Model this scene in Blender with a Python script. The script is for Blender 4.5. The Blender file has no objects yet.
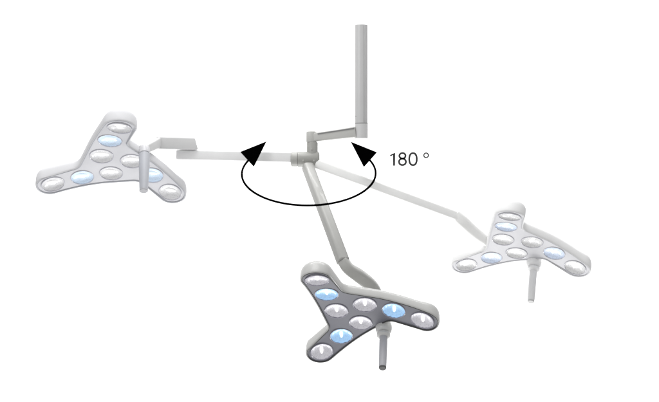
import bpy, bmesh, math, random
from mathutils import Vector, Matrix, geometry
random.seed(4)
sc = bpy.context.scene
C = sc.collection

# ------------------------------------------------------------------ camera
CAM_D = 4.5            # camera stands this far in front of the hub
PX = 0.0042            # metres per photograph pixel at the hub's distance
cam_d = bpy.data.cameras.new('camera')
cam = bpy.data.objects.new('camera', cam_d); C.objects.link(cam)
cam.location = (0, -CAM_D, 0); cam.rotation_euler = (math.pi/2, 0, 0)
cam_d.sensor_width = 36; cam_d.lens = 36*CAM_D/(659*PX)
cam_d.clip_start = .1; cam_d.clip_end = 100
sc.camera = cam

# ------------------------------------------------------------------ light: white surround plus added unseen area lamps
w = bpy.data.worlds.new('World'); sc.world = w; w.use_nodes = True
bg = w.node_tree.nodes['Background']
bg.inputs[0].default_value = (1, 1, 1, 1); bg.inputs[1].default_value = .62

def area(name, loc, target, sx, sy, power):
    l = bpy.data.lights.new(name, 'AREA'); l.shape = 'RECTANGLE'; l.size = sx; l.size_y = sy; l.energy = power
    o = bpy.data.objects.new(name, l); C.objects.link(o); o.location = loc
    o.rotation_euler = (Vector(target)-Vector(loc)).to_track_quat('-Z', 'Y').to_euler()
    return o
area('added_overhead_fill', (-.6, -1.2, 3.2), (0, 0, 0), 2.2, 1.6, 62)  # added lamp out of view, brightens the upward faces
area('added_key_fill', (-2.6, -3.2, 1.4), (0, 0, -.1), 1.2, 1.2, 26)  # added lamp out of view, shapes the heads from the left
area('added_backdrop_fill', (0, .9, 3.6), (0, 4.0, .0), 5, .8, 260)  # added unseen pair of lamps that push the backdrop to white
area('added_backdrop_fill', (0, .9, -3.6), (0, 4.0, .0), 5, .8, 260)  # lower lamp of the added pair
sc.view_settings.view_transform = 'Standard'; sc.view_settings.look = 'None'
sc.view_settings.exposure = 0; sc.view_settings.gamma = 1
sc.cycles.max_bounces = 8

# ------------------------------------------------------------------ helpers
def at(px, py, y=0.0):
    f = (CAM_D+y)/CAM_D
    return Vector(((px-329.5)*PX*f, y, -(py-201)*PX*f))

def mat(name, col, rough=.4, metal=0.0, emit=None, estr=0.0, spec=.4, coat=0.0, var=.04, bump=.0, scale=30):
    m = bpy.data.materials.new(name); m.use_nodes = True
    nt = m.node_tree; b = nt.nodes['Principled BSDF']
    col = tuple(col) if isinstance(col, (tuple, list)) else (col, col, col)
    b.inputs['Roughness'].default_value = rough; b.inputs['Metallic'].default_value = metal
    b.inputs['Specular IOR Level'].default_value = spec
    b.inputs['Coat Weight'].default_value = coat
    if var > 0:
        tc = nt.nodes.new('ShaderNodeTexCoord'); n = nt.nodes.new('ShaderNodeTexNoise')
        n.inputs['Scale'].default_value = scale; n.inputs['Detail'].default_value = 4
        nt.links.new(tc.outputs['Object'], n.inputs['Vector'])
        r = nt.nodes.new('ShaderNodeMapRange')
        r.inputs['To Min'].default_value = 1-var; r.inputs['To Max'].default_value = 1+var
        nt.links.new(n.outputs['Fac'], r.inputs['Value'])
        mx = nt.nodes.new('ShaderNodeVectorMath'); mx.operation = 'SCALE'
        mx.inputs[0].default_value = col
        nt.links.new(r.outputs[0], mx.inputs['Scale']); nt.links.new(mx.outputs[0], b.inputs['Base Color'])
        r2 = nt.nodes.new('ShaderNodeMapRange')
        r2.inputs['To Min'].default_value = rough*.95; r2.inputs['To Max'].default_value = min(1, rough*1.08)
        nt.links.new(n.outputs['Fac'], r2.inputs['Value']); nt.links.new(r2.outputs[0], b.inputs['Roughness'])
        if bump > 0:
            n2 = nt.nodes.new('ShaderNodeTexNoise'); n2.inputs['Scale'].default_value = 900
            nt.links.new(tc.outputs['Object'], n2.inputs['Vector'])
            bp = nt.nodes.new('ShaderNodeBump'); bp.inputs['Strength'].default_value = bump; bp.inputs['Distance'].default_value = .0005
            nt.links.new(n2.outputs['Fac'], bp.inputs['Height']); nt.links.new(bp.outputs[0], b.inputs['Normal'])
    else:
        b.inputs['Base Color'].default_value = (*col, 1)
    if emit:
        b.inputs['Emission Color'].default_value = (*emit, 1); b.inputs['Emission Strength'].default_value = estr
    return m

def obj(name, bm, m, parent=None, matrix=None, sharp=35):
    bmesh.ops.recalc_face_normals(bm, faces=bm.faces)
    me = bpy.data.meshes.new(name); bm.to_mesh(me); bm.free()
    for p in me.polygons: p.use_smooth = sharp > 0
    if sharp > 0: me.set_sharp_from_angle(angle=math.radians(sharp))
    for mm in (m if isinstance(m, (list, tuple)) else [m]): me.materials.append(mm)
    o = bpy.data.objects.new(name, me); C.objects.link(o)
    if parent: o.parent = parent
    if matrix is not None: o.matrix_local = matrix
    return o

def thing(name, label, cat, loc, group=None):
    o = bpy.data.objects.new(name, None); C.objects.link(o); o.location = loc
    o.empty_display_size = .05
    o['label'] = label; o['category'] = cat
    if group: o['group'] = group
    return o

def frame(p, z, xhint=(1, 0, 0)):
    z = Vector(z).normalized(); x = Vector(xhint); x = (x - z*x.dot(z)).normalized(); y = z.cross(x)
    return Matrix(((x.x, y.x, z.x, p[0]), (x.y, y.y, z.y, p[1]), (x.z, y.z, z.z, p[2]), (0, 0, 0, 1)))

def lathe(bm, prof, M=None, n=48, mi=0):
    """prof: list of (radius, z) ; closed with fans at the ends"""
    M = M or Matrix(); rings = []
    for r, z in prof:
        rings.append([bm.verts.new(M @ Vector((r*math.cos(2*math.pi*k/n), r*math.sin(2*math.pi*k/n), z))) for k in range(n)])
    for a, b in zip(rings, rings[1:]):
        for k in range(n):
            f = bm.faces.new((a[k], a[(k+1) % n], b[(k+1) % n], b[k])); f.material_index = mi
    for R in (rings[0], rings[-1]):
        f = bm.faces.new(R); f.material_index = mi
    return bm

def rrect(w, h, r, n=5):
    pts = []
    for cx, cy, a0 in ((w/2-r, h/2-r, 0), (-w/2+r, h/2-r, 90), (-w/2+r, -h/2+r, 180), (w/2-r, -h/2+r, 270)):
        for k in range(n+1):
            a = math.radians(a0+90*k/n); pts.append((cx+r*math.cos(a), cy+r*math.sin(a)))
    return pts

def sweep(bm, pts, secs, up=(0, 0, 1), endround=.003):
    """pts: path; secs: (w, h, r) per point, or one. Section x = side axis, y = up-ish axis"""
    P = [Vector(p) for p in pts]
    if isinstance(secs, tuple): secs = [secs]*len(P)
    # rounded ends: extra inset rings
    stations = []
    for i, p in enumerate(P):
        t = (P[min(i+1, len(P)-1)]-P[max(i-1, 0)]).normalized()
        stations.append((p, t, secs[i], 1.0))
    e = endround
    p0, t0, s0, _ = stations[0]; p1, t1, s1, _ = stations[-1]
    pre = [(p0, t0, (s0[0]-2*e, s0[1]-2*e, max(s0[2]-e, .0008)), 1), (p0+t0*e*.35, t0, (s0[0]-.6*e, s0[1]-.6*e, s0[2]), 1), (p0+t0*e, t0, s0, 1)]
    post = [(p1-t1*e, t1, s1, 1), (p1-t1*e*.35, t1, (s1[0]-.6*e, s1[1]-.6*e, s1[2]), 1), (p1, t1, (s1[0]-2*e, s1[1]-2*e, max(s1[2]-e, .0008)), 1)]
    stations = pre+stations[1:-1]+post
    rings = []
    for p, t, s, _ in stations:
        u = Vector(up); u = (u-t*u.dot(t)).normalized(); sd = t.cross(u)
        rings.append([bm.verts.new(p+sd*x+u*y) for x, y in rrect(*s)])
    n = len(rings[0])
    for a, b in zip(rings, rings[1:]):
        for k in range(n): bm.faces.new((a[k], a[(k+1) % n], b[(k+1) % n], b[k]))
    bm.faces.new(rings[0]); bm.faces.new(rings[-1])
    return bm

def catmull(pts, sub=6):
    P = [Vector(p) for p in pts]; out = []
    for i in range(len(P)-1):
        a = P[max(i-1, 0)]; b = P[i]; c = P[i+1]; d = P[min(i+2, len(P)-1)]
        for k in range(sub):
            t = k/sub
            out.append(.5*((2*b)+(c-a)*t+(2*a-5*b+4*c-d)*t*t+(3*b-a-3*c+d)*t**3))
    out.append(P[-1]); return out

def sweep_smooth(bm, ctl, sub=6, **kw):
    """ctl: list of (point, w, h, r)"""
    n = len(ctl); pts = catmull([c[0] for c in ctl], sub); secs = []
    for i in range(n-1):
        for k in range(sub):
            t = k/sub; t = t*t*(3-2*t)
            secs.append(tuple(ctl[i][j]*(1-t)+ctl[i+1][j]*t for j in (1, 2, 3)))
    secs.append(tuple(ctl[-1][1:]))
    return sweep(bm, pts, secs, **kw)

# ------------------------------------------------------------------ setting
bm = bmesh.new()
prof = [(-4.6, 4.2)] + [(4.2, 4.2)]
pts = [(-9, 4.3, -6), (9, 4.3, -6), (9, 4.3, 6), (-9, 4.3, 6)]
lo = [bm.verts.new(p) for p in pts]; hi = [bm.verts.new((x, y+.1, z)) for x, y, z in pts]
bm.faces.new(lo); bm.faces.new(hi)
for k in range(4): bm.faces.new((lo[k], lo[(k+1) % 4], hi[(k+1) % 4], hi[k]))
bd = obj('backdrop', bm, mat('white_paper', .9, .9, spec=.1, var=.005, scale=3), sharp=0)
bd['kind'] = 'structure'

# ------------------------------------------------------------------ lamp head geometry (local: +z = lit side)
ARM = [(-.1563, -.2070), (-.0687, -.1377), (.0169, -.0651)]     # outer, middle, inner light of one lobe
def rot2(p, a): return (p[0]*math.cos(a)-p[1]*math.sin(a), p[0]*math.sin(a)+p[1]*math.cos(a))
LIGHTS = [[rot2(p, -k*2*math.pi/3) for p in ARM] for k in range(3)]
LOBE = [rot2((-.7736, -.6338), -k*2*math.pi/3) for k in range(3)]
def zs(x, y):
    # the lobes droop towards their tips
    u = max(x*dx+y*dy for dx, dy in LOBE)
    if u > .25: u = .25+.06*(1-math.exp(-(u-.25)/.06))
    return .62*max(0, u-.047)**2
def zback(x, y):
    u = max(x*dx+y*dy for dx, dy in LOBE)
    if u > .20: u = .20+.03*(1-math.exp(-(u-.20)/.03))
    return .62*max(0, u-.047)**2
R_TIP = .0590
def sdf(x, y):
    k = .028; d = 1e9
    for L in LIGHTS:
        (ax, ay), (bx, by) = L[0], L[2]
        gx, gy = bx-ax, by-ay; ax -= gx*.020; ay -= gy*.020
        vx, vy = gx*1.466, gy*1.466; wx, wy = x-ax, y-ay
        t = max(0, min(1, (wx*vx+wy*vy)/(vx*vx+vy*vy)))
        di = math.hypot(wx-t*vx, wy-t*vy) - (R_TIP+.001*t)
        h = max(k-abs(d-di), 0)/k
        d = min(d, di)-h*h*k*.25
    return d
NA = 288
_cache = {}
def level(off):
    key = round(off, 5)
    if key in _cache: return _cache[key]
    out = []
    for i in range(NA):
        a = 2*math.pi*i/NA; c, s = math.cos(a), math.sin(a)
        r = .40
        while sdf(r*c, r*s) > off: r -= .004
        lo_, hi_ = r, r+.004
        for _ in range(14):
            m_ = (lo_+hi_)/2
            if sdf(m_*c, m_*s) > off: hi_ = m_
            else: lo_ = m_
        out.append(((lo_)*c, (lo_)*s))
    _cache[key] = out; return out

def ringstack(bm, levels, cap=True):
    rings = []
    for off, dz in levels:
        k_ = max(0, min(1, (-dz-.005)/.04))
        rings.append([bm.verts.new((x, y, zs(x, y)*(1-k_)+zback(x, y)*k_+dz)) for x, y in level(off)])
    for a, b in zip(rings, rings[1:]):
        for k in range(NA): bm.faces.new((a[k], a[(k+1) % NA], b[(k+1) % NA], b[k]))
    return rings

def housing_bm():
    bm = bmesh.new()
    R = ringstack(bm, [(-.0045, -.010), (-.004, -.0025), (-.003, -.0008), (-.001, 0), (.0008, -.0015), (.0018, -.006), (.0026, -.015), (.0024, -.027), (.0010, -.034), (-.0028, -.0405), (-.009, -.0450), (-.018, -.0475), (-.03, -.0485)])
    # back cover: shrink towards the centre
    prev = R[-1]; base = level(-.03)
    for f in (.8, .55, .3, .12):
        ring = [bm.verts.new((x*f, y*f, zback(x*f, y*f)-.0485-.005*(1-f))) for x, y in base]
        for k in range(NA): bm.faces.new((prev[k], prev[(k+1) % NA], ring[(k+1) % NA], ring[k]))
        prev = ring
    c = bm.verts.new((0, 0, -.0535))
    for k in range(NA): bm.faces.new((prev[k], prev[(k+1) % NA], c))
    # inner floor behind the lights closes the shell
    return bm

HOLE = .0430
def face_bm():
    verts = []; edges = []
    lv = level(-.0046)
    n0 = len(verts)
    for x, y in lv: verts.append(Vector((x, y)))
    edges += [(n0+k, n0+(k+1) % NA) for k in range(NA)]
    for L in LIGHTS:
        for cx, cy in L:
            n0 = len(verts)
            for k in range(40):
                a = 2*math.pi*k/40; verts.append(Vector((cx+HOLE*math.cos(a), cy+HOLE*math.sin(a))))
            edges += [(n0+k, n0+(k+1) % 40) for k in range(40)]
    g = .014
    for i in range(-24, 25):
        for j in range(-24, 25):
            x, y = i*g, j*g+.003
            if sdf(x, y) < -.012 and all(math.hypot(x-cx, y-cy) > HOLE+.005 for L in LIGHTS for cx, cy in L):
                verts.append(Vector((x, y)))
    V, E_, F, *_ = geometry.delaunay_2d_cdt(verts, edges, [], 1, 1e-6)
    bm = bmesh.new()
    bv = [bm.verts.new((v.x, v.y, zs(v.x, v.y)-.003)) for v in V]
    for f in F:
        c = sum((V[i] for i in f), Vector((0, 0)))/len(f)
        if any(math.hypot(c.x-cx, c.y-cy) < HOLE*.97 for L in LIGHTS for cx, cy in L): continue
        if sdf(c.x, c.y) > -.0040: continue
        try: bm.faces.new([bv[i] for i in f])
        except ValueError: pass
    bmesh.ops.delete(bm, geom=[v for v in bm.verts if not v.link_faces], context='VERTS')
    # a real sheet 2 mm thick
    r = bmesh.ops.extrude_face_region(bm, geom=list(bm.faces))
    for v in [g_ for g_ in r['geom'] if isinstance(g_, bmesh.types.BMVert)]: v.co.z -= .002
    return bm

def gasket_bm():
    bm = bmesh.new()
    loops = []
    for off, dz in ((-.0068, -.0028), (-.0064, -.0002), (-.0045, .0006), (-.0028, .0000)):
        loops.append([bm.verts.new((x, y, zs(x, y)+dz)) for x, y in level(off)])
    lo2 = [bm.verts.new((x, y, zs(x, y)-.0035)) for x, y in level(-.0035)]
    loops.append(lo2)
    for q in range(len(loops)):
        a, b = loops[q], loops[(q+1) % len(loops)]
        for k in range(NA): bm.faces.new((a[k], a[(k+1) % NA], b[(k+1) % NA], b[k]))
    return bm

def light_frame(cx, cy):
    e = .004
    gx = (zs(cx+e, cy)-zs(cx-e, cy))/(2*e); gy = (zs(cx, cy+e)-zs(cx, cy-e))/(2*e)
    return frame((cx, cy, zs(cx, cy)-.0025), (-gx, -gy, 1), (.417, -.909, 0)) @ Matrix.Diagonal((.945, .945, 1, 1))

def cup_bm(ns=16):
    """faceted reflector cup with a rim, its hollow facing +z"""
    bm = bmesh.new(); rings = []
    tiers = [(.0462, -.001, 0), (.0395, -.0065, .5), (.0300, -.0105, 0), (.0205, -.0125, .5), (.0115, -.0132, 0)]
    for r, z, ph in tiers:
        rings.append([bm.verts.new((r*math.cos(2*math.pi*(k+ph)/ns), r*math.sin(2*math.pi*(k+ph)/ns), z)) for k in range(ns)])
    for q, (a, b) in enumerate(zip(rings, rings[1:])):
        for k in range(ns):
            if tiers[q][2] == 0:
                bm.faces.new((a[k], a[(k+1) % ns], b[k])); bm.faces.new((a[(k+1) % ns], b[(k+1) % ns], b[k]))
            else:
                bm.faces.new((a[k], b[(k+1) % ns], b[k])); bm.faces.new((a[k], a[(k+1) % ns], b[(k+1) % ns]))
    bm.faces.new(rings[-1])
    back = [bm.verts.new((v.co.x*1.02, v.co.y*1.02, -.0250)) for v in rings[0]]
    for k in range(ns): bm.faces.new((rings[0][k], back[k], back[(k+1) % ns], rings[0][(k+1) % ns]))
    bm.faces.new(back)
    for q, f in enumerate(bm.faces): f.material_index = 0
    return bm

def tube_ring(bm, R, r, z, n=48, m=8, sy=1.0):
    V = [[bm.verts.new(((R+r*math.cos(2*math.pi*j/m))*math.cos(2*math.pi*i/n), (R+r*math.cos(2*math.pi*j/m))*math.sin(2*math.pi*i/n), z+sy*r*math.sin(2*math.pi*j/m))) for j in range(m)] for i in range(n)]
    for i in range(n):
        for j in range(m):
            bm.faces.new((V[i][j], V[(i+1) % n][j], V[(i+1) % n][(j+1) % m], V[i][(j+1) % m]))
    return bm

def led_streak_bm():
    """glowing upright bar: lit LED drawn out to imitate a reflected streak"""
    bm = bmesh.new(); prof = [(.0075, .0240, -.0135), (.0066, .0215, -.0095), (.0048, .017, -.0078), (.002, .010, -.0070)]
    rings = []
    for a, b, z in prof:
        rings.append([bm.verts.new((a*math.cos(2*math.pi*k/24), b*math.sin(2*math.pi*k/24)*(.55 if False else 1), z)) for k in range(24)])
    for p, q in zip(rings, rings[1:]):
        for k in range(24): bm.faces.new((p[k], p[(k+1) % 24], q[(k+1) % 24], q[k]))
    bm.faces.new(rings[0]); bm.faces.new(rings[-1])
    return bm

KNUCKLE = KN = Vector((.034, .138, .009))    # knuckle beside the head, between two lobes

# ------------------------------------------------------------------ materials of the three lamps
def speckle(m):
    nt = m.node_tree; b = nt.nodes['Principled BSDF']; src = b.inputs['Base Color'].links[0].from_socket
    tc = nt.nodes.new('ShaderNodeTexCoord'); v = nt.nodes.new('ShaderNodeTexVoronoi'); v.inputs['Scale'].default_value = 150
    nt.links.new(tc.outputs['Object'], v.inputs['Vector'])
    r = nt.nodes.new('ShaderNodeMapRange'); r.inputs['From Min'].default_value = .15; r.inputs['From Max'].default_value = .5
    r.inputs['To Min'].default_value = .84; r.inputs['To Max'].default_value = 1.05
    nt.links.new(v.outputs['Distance'], r.inputs['Value'])
    mx = nt.nodes.new('ShaderNodeVectorMath'); mx.operation = 'SCALE'
    nt.links.new(src, mx.inputs[0]); nt.links.new(r.outputs[0], mx.inputs['Scale']); nt.links.new(mx.outputs[0], b.inputs['Base Color'])

def palette(tag_, wall, face, gasket, lens, lens_e, blue, blue_e, handle, arm, knuckle, cap, bezel, spot):
    P = {}
    P['wall'] = mat(tag_+' housing enamel', wall, .38 if tag_ == 'grey' else .6, spec=.4 if tag_ == 'grey' else .15, coat=.15 if tag_ == 'grey' else 0, bump=.05)
    P['face'] = mat(tag_+' face plate', face, .50, spec=.3, var=.22, scale=7)
    P['gasket'] = mat(tag_+' gasket', gasket, .35)
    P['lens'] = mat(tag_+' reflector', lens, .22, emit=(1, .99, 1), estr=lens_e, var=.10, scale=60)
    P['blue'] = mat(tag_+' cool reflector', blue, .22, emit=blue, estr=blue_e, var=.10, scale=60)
    for kk in ('lens', 'blue'): speckle(P[kk])
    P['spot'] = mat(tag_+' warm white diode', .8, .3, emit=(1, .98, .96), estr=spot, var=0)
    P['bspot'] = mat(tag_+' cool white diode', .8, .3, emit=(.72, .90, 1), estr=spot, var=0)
    P['handle'] = mat(tag_+' handle', handle, .42, bump=.05)
    P['arm'] = mat(tag_+' arm enamel', arm, .42, coat=.1, bump=.05)
    P['knuckle'] = mat(tag_+' knuckle', knuckle, .35, coat=.2)
    P['cap'] = mat(tag_+' rubber cap', cap, .6)
    P['bezel'] = mat(tag_+' bezel', bezel, .25, coat=.3)
    return P
PAL = {
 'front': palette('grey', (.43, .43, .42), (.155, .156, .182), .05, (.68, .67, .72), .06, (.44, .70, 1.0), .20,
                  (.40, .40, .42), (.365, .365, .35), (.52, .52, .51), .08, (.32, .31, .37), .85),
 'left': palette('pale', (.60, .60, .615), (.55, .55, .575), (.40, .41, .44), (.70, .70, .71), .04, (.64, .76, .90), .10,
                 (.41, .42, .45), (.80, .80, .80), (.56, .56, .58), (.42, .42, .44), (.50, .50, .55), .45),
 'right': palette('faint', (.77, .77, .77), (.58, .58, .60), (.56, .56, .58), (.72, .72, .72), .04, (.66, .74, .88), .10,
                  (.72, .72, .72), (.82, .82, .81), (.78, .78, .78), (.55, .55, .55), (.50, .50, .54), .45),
}
PAL['left']['bracket'] = mat('pale bracket enamel', (.60, .60, .60), .42, coat=.1, bump=.05)

SHARED = {}
def lamp(key, name, label, origin, Rm, centre, scale, build_arms):
    P = PAL[key]
    t = thing(name, label, 'surgical lamp', origin, 'surgical lamps on arms from one hub')
    O = Matrix.Translation(-Vector(origin))
    Mh = O @ Matrix.Translation(centre) @ Matrix([r+[0] for r in Rm]+[[0, 0, 0, 1]]) @ Matrix.Scale(scale, 4)
    h = obj('housing', housing_bm(), P['wall'], t, Mh, sharp=50)
    f = obj('face_plate', face_bm(), P['face'], t, Mh, sharp=40)
    obj('gasket', gasket_bm(), P['gasket'], f)
    for L in LIGHTS:
        for q, (cx, cy) in enumerate(L):
            bl = q == 1
            l = obj('light', cup_bm(), P['blue' if bl else 'lens'], t, Mh @ light_frame(cx, cy), sharp=0)
            if bl: l['label'] = 'blue tinted light'
            obj('bezel', tube_ring(bmesh.new(), .0462, .0017, .0008), P['bezel'], l)
            obj('diode_streak', led_streak_bm(), P['bspot' if bl else 'spot'], l)  # LED made long so its glow stands in for a reflected streak
    # handle along the head's own axis
    KN = KNUCKLE
    if key == 'left':
        KN = Vector((.062, .121, .000))
        bm = lathe(bmesh.new(), [(.0175, .004), (.0215, .008), (.0205, .05), (.0165, .157), (.0158, .167)], n=32)
        hd = obj('handle', bm, P['handle'], t, Mh @ Matrix.Translation(KN))
        obj('end_cap', lathe(bmesh.new(), [(.0154, .1672), (.0160, .1685), (.0160, .172), (.0140, .174)], n=32), P['cap'], hd)
        kn = lathe(bmesh.new(), [(.012, -.030), (.018, -.026), (.0195, -.020), (.0205, -.004), (.020, .002), (.016, .0038)], n=40)
    else:
        bm = lathe(bmesh.new(), [(.0150, .036), (.0158, .042), (.0155, .10), (.0146, .170), (.0138, .173)], n=32)
        hd = obj('handle', bm, P['handle'], t, Mh @ Matrix.Translation(KN))
        obj('end_cap', lathe(bmesh.new(), [(.0134, .1732), (.0142, .1745), (.0142, .178), (.0125, .180)], n=32), P['cap'], hd)
        obj('collar', lathe(bmesh.new(), [(.020, .017), (.0262, .022), (.0262, .030), (.020, .034), (.0165, .0370)], n=40), P['knuckle'], hd)
        kn = lathe(bmesh.new(), [(.016, -.036), (.026, -.032), (.031, -.022), (.0325, -.008), (.031, .004), (.027, .013), (.021, .0168)], n=40)
    obj('knuckle', kn, P['knuckle'], t, Mh @ Matrix.Translation(KN))
    build_arms(t, P, O, O.inverted() @ Mh)
    return t

def screw(t, P, O, p, d, r=.004):
    bm = lathe(bmesh.new(), [(r, -.002), (r, .001), (r*.8, .0018)], M=O @ frame(p, d), n=14)
    return obj('screw', bm, P['cap'], t)

HUB = at(305, 159, 0)
# ---- fixed part: pole, swivel arm, hub
M_pole = mat('pole enamel', (.50, .50, .50), .34, coat=.2, bump=.05)
M_sleeve = mat('sleeve enamel', (.56, .56, .56), .36, coat=.2, bump=.05)
M_swiv = mat('swivel arm enamel', (.50, .50, .48), .36, coat=.2, bump=.05)
M_hub = mat('hub casting', (.33, .33, .31), .42, coat=.1, bump=.08)
M_hub2 = mat('hub end cap', (.38, .38, .36), .42, bump=.08)
M_dark = mat('dark slot', .06, .6)
M_groove = mat('recess shade and seam', .22, .5)
top = at(361.2, 25); bot = at(361.2, 123.4); b2 = at(361.4, 138.4)
mount = thing('ceiling_mount', 'grey vertical pole with short swivel arm and dark hub carrying the three lamp arms', 'mounting pole', top)
Om = Matrix.Translation(-top)
# pole: extruded profile with two shallow flutes on the side facing the room
def pole_bm(p0, p1, r, flute):
    bm = bmesh.new(); n = 96; rings = []
    L = (p1-p0).length
    for z, k in ((0, .94), (.0015, 1), (L-.0015, 1), (L, .96)):
        ring = []
        for i in range(n):
            a = 2*math.pi*i/n; rr = r*k
            for ac, wd, dp in flute:
                d = abs((a-ac+math.pi) % (2*math.pi)-math.pi)
                if d < wd: rr -= dp*math.cos(d/wd*math.pi/2)
            ring.append(bm.verts.new((p0.x+rr*math.cos(a), p0.y+rr*math.sin(a), p0.z-z)))
        rings.append(ring)
    for a, b in zip(rings, rings[1:]):
        for i in range(n): bm.faces.new((a[i], a[(i+1) % n], b[(i+1) % n], b[i]))
    bm.faces.new(rings[0]); bm.faces.new(rings[-1])
    bm.transform(Om); return bm
R_ = math.radians
pole = obj('pole', pole_bm(top, bot, .0272, [(R_(-62), .16, .0022), (R_(-40), .10, .0014)]), M_pole, mount)
slv = obj('sleeve', pole_bm(at(361.4, 123.6), b2, .0278, []), M_sleeve, mount)
obj('screw', lathe(bmesh.new(), [(.0022, -.002), (.0022, .0006), (.0015, .001)], M=Om @ frame(at(355.9, 116.5)+Vector((0, -.0145, 0)), (-.83, -.55, 0)), n=12), M_dark, pole)
# swivel arm: box beam; recess shade along its front laid on as a dark strip
a0 = at(355.5, 132.0); a1 = at(311.5, 137.6)
obj('swivel_arm', sweep(bmesh.new(), [a0+Om.translation, a1+Om.translation], [(.044, .046, .007), (.040, .036, .006)]), M_swiv, mount)
sw = [o for o in mount.children if o.name.startswith('swivel_arm')][0]
d_ = (a1-a0)
g0 = a0+d_*.03+Vector((0, -.0222, .0155)); g1 = a0+d_*.86+Vector((0, -.0205, .0118))
obj('groove_shade', sweep(bmesh.new(), [g0+Om.translation, g1+Om.translation], (.004, .0052, .001), endround=.0008), M_groove, sw)
# joint above the hub
j = at(311.5, 131.2)
obj('joint_cap', lathe(bmesh.new(), [(.017, 0), (.0215, -.002), (.0222, -.006), (.0222, -.044), (.0210, -.046)], M=Om @ Matrix.Translation(j), n=48), M_swiv, mount)
j2 = at(312.3, 142.3)
obj('joint_post', lathe(bmesh.new(), [(.0222, 0), (.0232, -.002), (.0232, -.058), (.020, -.062)], M=Om @ Matrix.Translation(j2), n=48), M_hub, mount)
hl = at(290.8, 159.2); hr = at(319.6, 159.2)
Lh = (hr-hl).length; rh = .0325
bmh = lathe(bmesh.new(), [(rh-.006, .0285), (rh-.001, .0295), (rh, .032), (rh, Lh-.008), (rh-.003, Lh-.003), (rh-.009, Lh)], M=Om @ frame(hl, (1, 0, 0), (0, 1, 0)), n=64)
hub = obj('hub', bmh, M_hub, mount)
obj('end_cap', lathe(bmesh.new(), [(rh-.010, 0), (rh-.004, .002), (rh-.0015, .006), (rh-.0015, .028)], M=Om @ frame(hl, (1, 0, 0), (0, 1, 0)), n=64), M_hub2, hub)

# ---- front lamp
RC = [[-0.35863, 0.93166, -0.05817], [0.69814, 0.22633, -0.67925], [-0.61966, -0.28422, -0.7316]]
RL = [[0.80367, 0.59054, 0.07332], [0.52754, -0.65001, -0.54698], [-0.27535, 0.47828, -0.83393]]
RR = [[-0.61424, 0.77169, -0.16496], [0.72021, 0.46279, -0.51684], [-0.3225, -0.43626, -0.84004]]
for M_ in (RC, RL, RR):   # orthonormal to working precision
    a = Vector([r[0] for r in M_]).normalized(); z = a.cross(Vector([r[1] for r in M_])).normalized(); b = z.cross(a)
    for i in range(3): M_[i] = [a[i], b[i], z[i]]

def beam(t, P, O, name, p0, p1, w0, h0, w1=None, h1=None, mk='arm', r=.011, up=(0, 0, 1)):
    w1 = w1 or w0; h1 = h1 or h0
    return obj(name, sweep(bmesh.new(), [O @ p0, O @ p1], [(w0, h0, r), (w1, h1, r)], up=up), P[mk], t)

def arms_front(t, P, O, Mh):
    s = at(307.5, 166.0, -.035); e = at(343.2, 261.5, -.36)
    a = beam(t, P, O, 'spring_arm', s, e, .046, .046, r=.014)
    d = (e-s).normalized()
    # tilt joint with a slot and screws
    screw(a, P, O, e-d*.022+Vector((.004, -.0245, .002)), (0, -1, -.3), .0028)
    screw(a, P, O, e-d*.040+Vector((-.004, -.0245, .002)), (0, -1, -.3), .0028)
    k = Mh @ (KN+Vector((0, 0, -.022)))
    back = -(Mh.to_3x3() @ Vector((0, 0, 1))).normalized()
    ctl = [(O @ at(342.8, 260, -.355), .040, .042, .012), (O @ at(348.5, 268.5, -.36), .042, .044, .012), (O @ at(360, 276.5, -.335), .042, .050, .012),
           (O @ at(371.5, 286.5, -.30), .040, .052, .012), (O @ (at(379, 300, -.29)), .036, .046, .012),
           (O @ (k+back*.045), .034, .040, .012), (O @ k, .030, .034, .010)]
    obj('link_arm', sweep_smooth(bmesh.new(), ctl, up=(.6, -.2, .6)), P['arm'], t)

def arms_left(t, P, O, Mh):
    s = at(291.5, 157.4, .0); e = at(177.0, 154.6, .02)
    a = beam(t, P, O, 'spring_arm', s, e, .042, .043, .042, .041, r=.006)
    # bent bracket lying on the arm's end, running down to the knuckle
    b0 = at(195.0, 143.9, .01); b1 = at(155.5, 142.7, -.064)
    bm = sweep(bmesh.new(), [O @ b0, O @ b1], [(.046, .050, .005), (.044, .050, .005)])
    for v in bm.verts:                       # raked end
        d = (v.co - O @ b0); 
        if abs(d.x) < .02: v.co.x -= (d.z)*.28
    obj('bracket', bm, P['bracket'], t)
    hub_ = Mh @ (Vector((.062, .121, .000))+Vector((0, 0, -.012)))
    l = beam(t, P, O, 'elbow', at(157.6, 142.2, -.063), hub_+Vector((-.006, 0, .004)), .038, .044, .036, .034, mk='bracket', r=.007)
    bm = bmesh.new()
    bmesh.ops.create_cube(bm, size=1, matrix=O @ Matrix.Translation(at(154.6, 142.2, -.090)) @ Matrix.Rotation(.45, 4, 'Y') @ Matrix.Diagonal((.006, .012, .022, 1)))
    obj('slot', bm, P['cap'], l, sharp=0)

def arms_right(t, P, O, Mh):
    s = at(316, 163.5, -.01); e = at(459.0, 216.5, -.09)
    a = beam(t, P, O, 'spring_arm', s, e, .040, .040, .038, .036, r=.008)
    k = Mh @ (KN+Vector((0, 0, -.022)))
    ctl = [(O @ at(456.5, 213.5, -.09), .034, .042, .010), (O @ at(463, 220.5, -.095), .036, .046, .010), (O @ at(472, 229.5, -.085), .036, .046, .012),
           (O @ at(484, 238.5, -.065), .036, .046, .012), (O @ at(498, 246, -.03), .036, .044, .012),
           (O @ (Mh @ (KN+Vector((-.03, -.05, -.085)))), .034, .040, .012), (O @ k, .030, .034, .010)]
    obj('link_arm', sweep_smooth(bmesh.new(), ctl, up=(.3, -.2, .8)), P['arm'], t)

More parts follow.
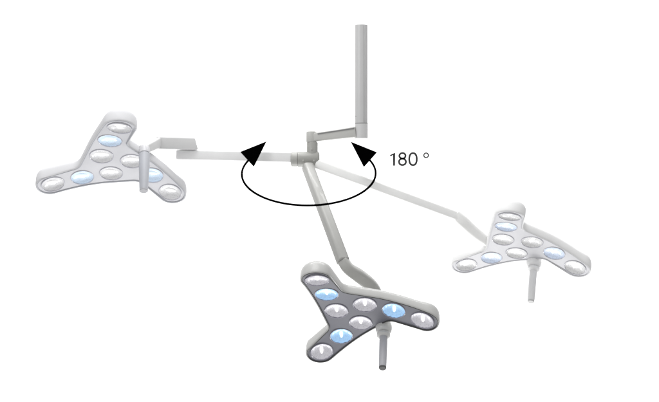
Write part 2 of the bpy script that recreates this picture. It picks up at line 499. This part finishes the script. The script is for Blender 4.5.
lamp('front', 'surgical_lamp', 'dark grey three lobed surgical lamp in front, hanging below the hub on a grey arm', at(310, 168, -.035), RC, Vector((.0930, -.42, -.4285)), 1.0, arms_front)
FL = 4.35/4.0884
lamp('left', 'surgical_lamp', 'pale grey three lobed surgical lamp at the left, hung from an angular grey bracket', at(291.5, 156, 0), RL, Vector((-.8189*FL, -.15, .1403*FL)), FL, arms_left)
lamp('right', 'surgical_lamp', 'faintest, almost white three lobed surgical lamp at the right on a sloping white arm', at(316, 163.5, -.01), RR, Vector((.7670, -.12, -.1825)), 1.0, arms_right)

# ------------------------------------------------------------------ swing arrow and its lettering
M_black = mat('black paint', .0005, .9, spec=0, var=0)
RC_Y = -.20
fR = (CAM_D+RC_Y)/CAM_D
cen = at(308.8, 172.0, RC_Y)
Ra = 66.8*PX*fR; sn = 33.2/66.8; cs = math.sqrt(1-sn*sn)
arrow = thing('swing_arrow', 'black curved double headed arrow circling below the hub across the arms', 'arrow', cen)
def ringpt(deg):
    a = math.radians(deg); return Vector((Ra*math.cos(a), Ra*math.sin(a)*cs, Ra*math.sin(a)*sn))
bm = bmesh.new(); rings = []; n = 160; m = 10; rt = .0043
d0, d1 = 154-360, 26
for i in range(n+1):
    dg = d0+(d1-d0)*i/n; p = ringpt(dg); tn = (ringpt(dg+.1)-ringpt(dg-.1)).normalized()
    u = p.normalized(); v = tn.cross(u)
    rings.append([bm.verts.new(p+u*rt*math.cos(2*math.pi*q/m)+v*rt*math.sin(2*math.pi*q/m)) for q in range(m)])
for a, b in zip(rings, rings[1:]):
    for q in range(m): bm.faces.new((a[q], a[(q+1) % m], b[(q+1) % m], b[q]))
bm.faces.new(rings[0]); bm.faces.new(rings[-1])
obj('shaft', bm, M_black, arrow)
def head(tip, c1, c2):
    bm = bmesh.new(); n3 = (c1-tip).cross(c2-tip).normalized()*.004
    A = [bm.verts.new(p+n3) for p in (tip, c1, c2)]; B = [bm.verts.new(p-n3) for p in (tip, c1, c2)]
    bm.faces.new(A); bm.faces.new(B)
    for k in range(3): bm.faces.new((A[k], A[(k+1) % 3], B[(k+1) % 3], B[k]))
    return obj('arrowhead', bm, M_black, arrow, sharp=0)
yb = RC_Y+Ra*math.sin(math.radians(26))*cs
head(at(266.3, 141.6, yb+.06)-cen, at(240.8, 151.8, yb-.01)-cen, at(254.0, 166.3, yb-.01)-cen)
head(at(350.9, 141.9, yb+.06)-cen, at(376.5, 152.2, yb-.01)-cen, at(363.7, 166.6, yb-.01)-cen)

# lettering, drawn as strokes of a humanist sans
M_let = mat('dark grey lettering', .050, .8, spec=.1, var=0)
o0 = at(409.3, 159, RC_Y)
lt = thing('lettering', 'dark grey lettering reading 180 ° right of the curved arrow', 'lettering', o0)
def stroke(name, pts, wpx, closed=False):
    """flat stroke of constant width through pixel-unit points, 4 mm thick"""
    u = PX*fR; P = [Vector(((x-409)*u, -(y-159)*u)) for x, y in pts]; n = len(P); hw = wpx*u/2
    bm = bmesh.new(); rows = []
    for i, p in enumerate(P):
        a = P[(i-1) % n] if (closed or i > 0) else p; b = P[(i+1) % n] if (closed or i < n-1) else p
        t = (b-a).normalized(); nn = Vector((-t.y, t.x)); k = 1.0
        if (closed or 0 < i < n-1):
            c = (p-a).normalized().dot(t); k = min(1/max(c, .5), 1.35)
        l, r = p+nn*hw*k, p-nn*hw*k
        rows.append([bm.verts.new((q.x, yy, q.y)) for q, yy in ((l, -.002), (r, -.002), (r, .002), (l, .002))])
    m = n if closed else n-1
    for i in range(m):
        A, B = rows[i], rows[(i+1) % n]
        for k in range(4): bm.faces.new((A[k], A[(k+1) % 4], B[(k+1) % 4], B[k]))
    if not closed: bm.faces.new(rows[0]); bm.faces.new(rows[-1])
    return obj(name, bm, M_let, lt, sharp=0)
def ell(cx, cy, rx, ry, n=48, e=1.0, a0=0, a1=360):
    out = []
    for k in range(n):
        a = math.radians(a0+(a1-a0)*k/n); c, s_ = math.cos(a), math.sin(a)
        out.append((cx+rx*math.copysign(abs(c)**e, c), cy+ry*math.copysign(abs(s_)**e, s_)))
    return out
stroke('digit', [(390.0, 155.9), (393.75, 153.1), (393.75, 165.8)], 2.0)
e1 = ell(402.15, 155.75, 3.05, 2.75, 40, 1, 90, 450); e2 = ell(402.15, 161.85, 3.45, 3.2, 40, 1, 270, -90)
stroke('digit', e1+[(x, y) for x, y in e2], 2.0, True)
stroke('digit', ell(412.7, 159.1, 3.75, 6.0, 64, .88), 2.0, True)
stroke('degree_mark', ell(425.8, 155.3, 2.25, 2.3, 40), 1.25, True)

# small fixings and seams on the hub and arms
def seam(parent, p, d, r, wd=.0012, m=None):
    bm = tube_ring(bmesh.new(), r, wd, 0, n=48, m=6); bm.transform(Om @ frame(p, d)); return obj('seam', bm, m or M_dark, parent)
seam(slv, at(361.4, 123.5), (0, 0, 1), .0273, .0007, M_groove)
for px in (303.5, 314):
    obj('screw', lathe(bmesh.new(), [(.0042, -.003), (.0042, .0008), (.0030, .0016)], M=Om @ frame(at(px, 161.0)+Vector((0, -rh*.995, 0)), (0, -1, 0)), n=16), M_hub2, hub)
obj('screw', lathe(bmesh.new(), [(.0040, -.003), (.0040, .0008), (.0028, .0016)], M=Om @ frame(at(312, 149.5)+Vector((0, -.0231, 0)), (0, -1, 0)), n=16), M_hub2, mount)
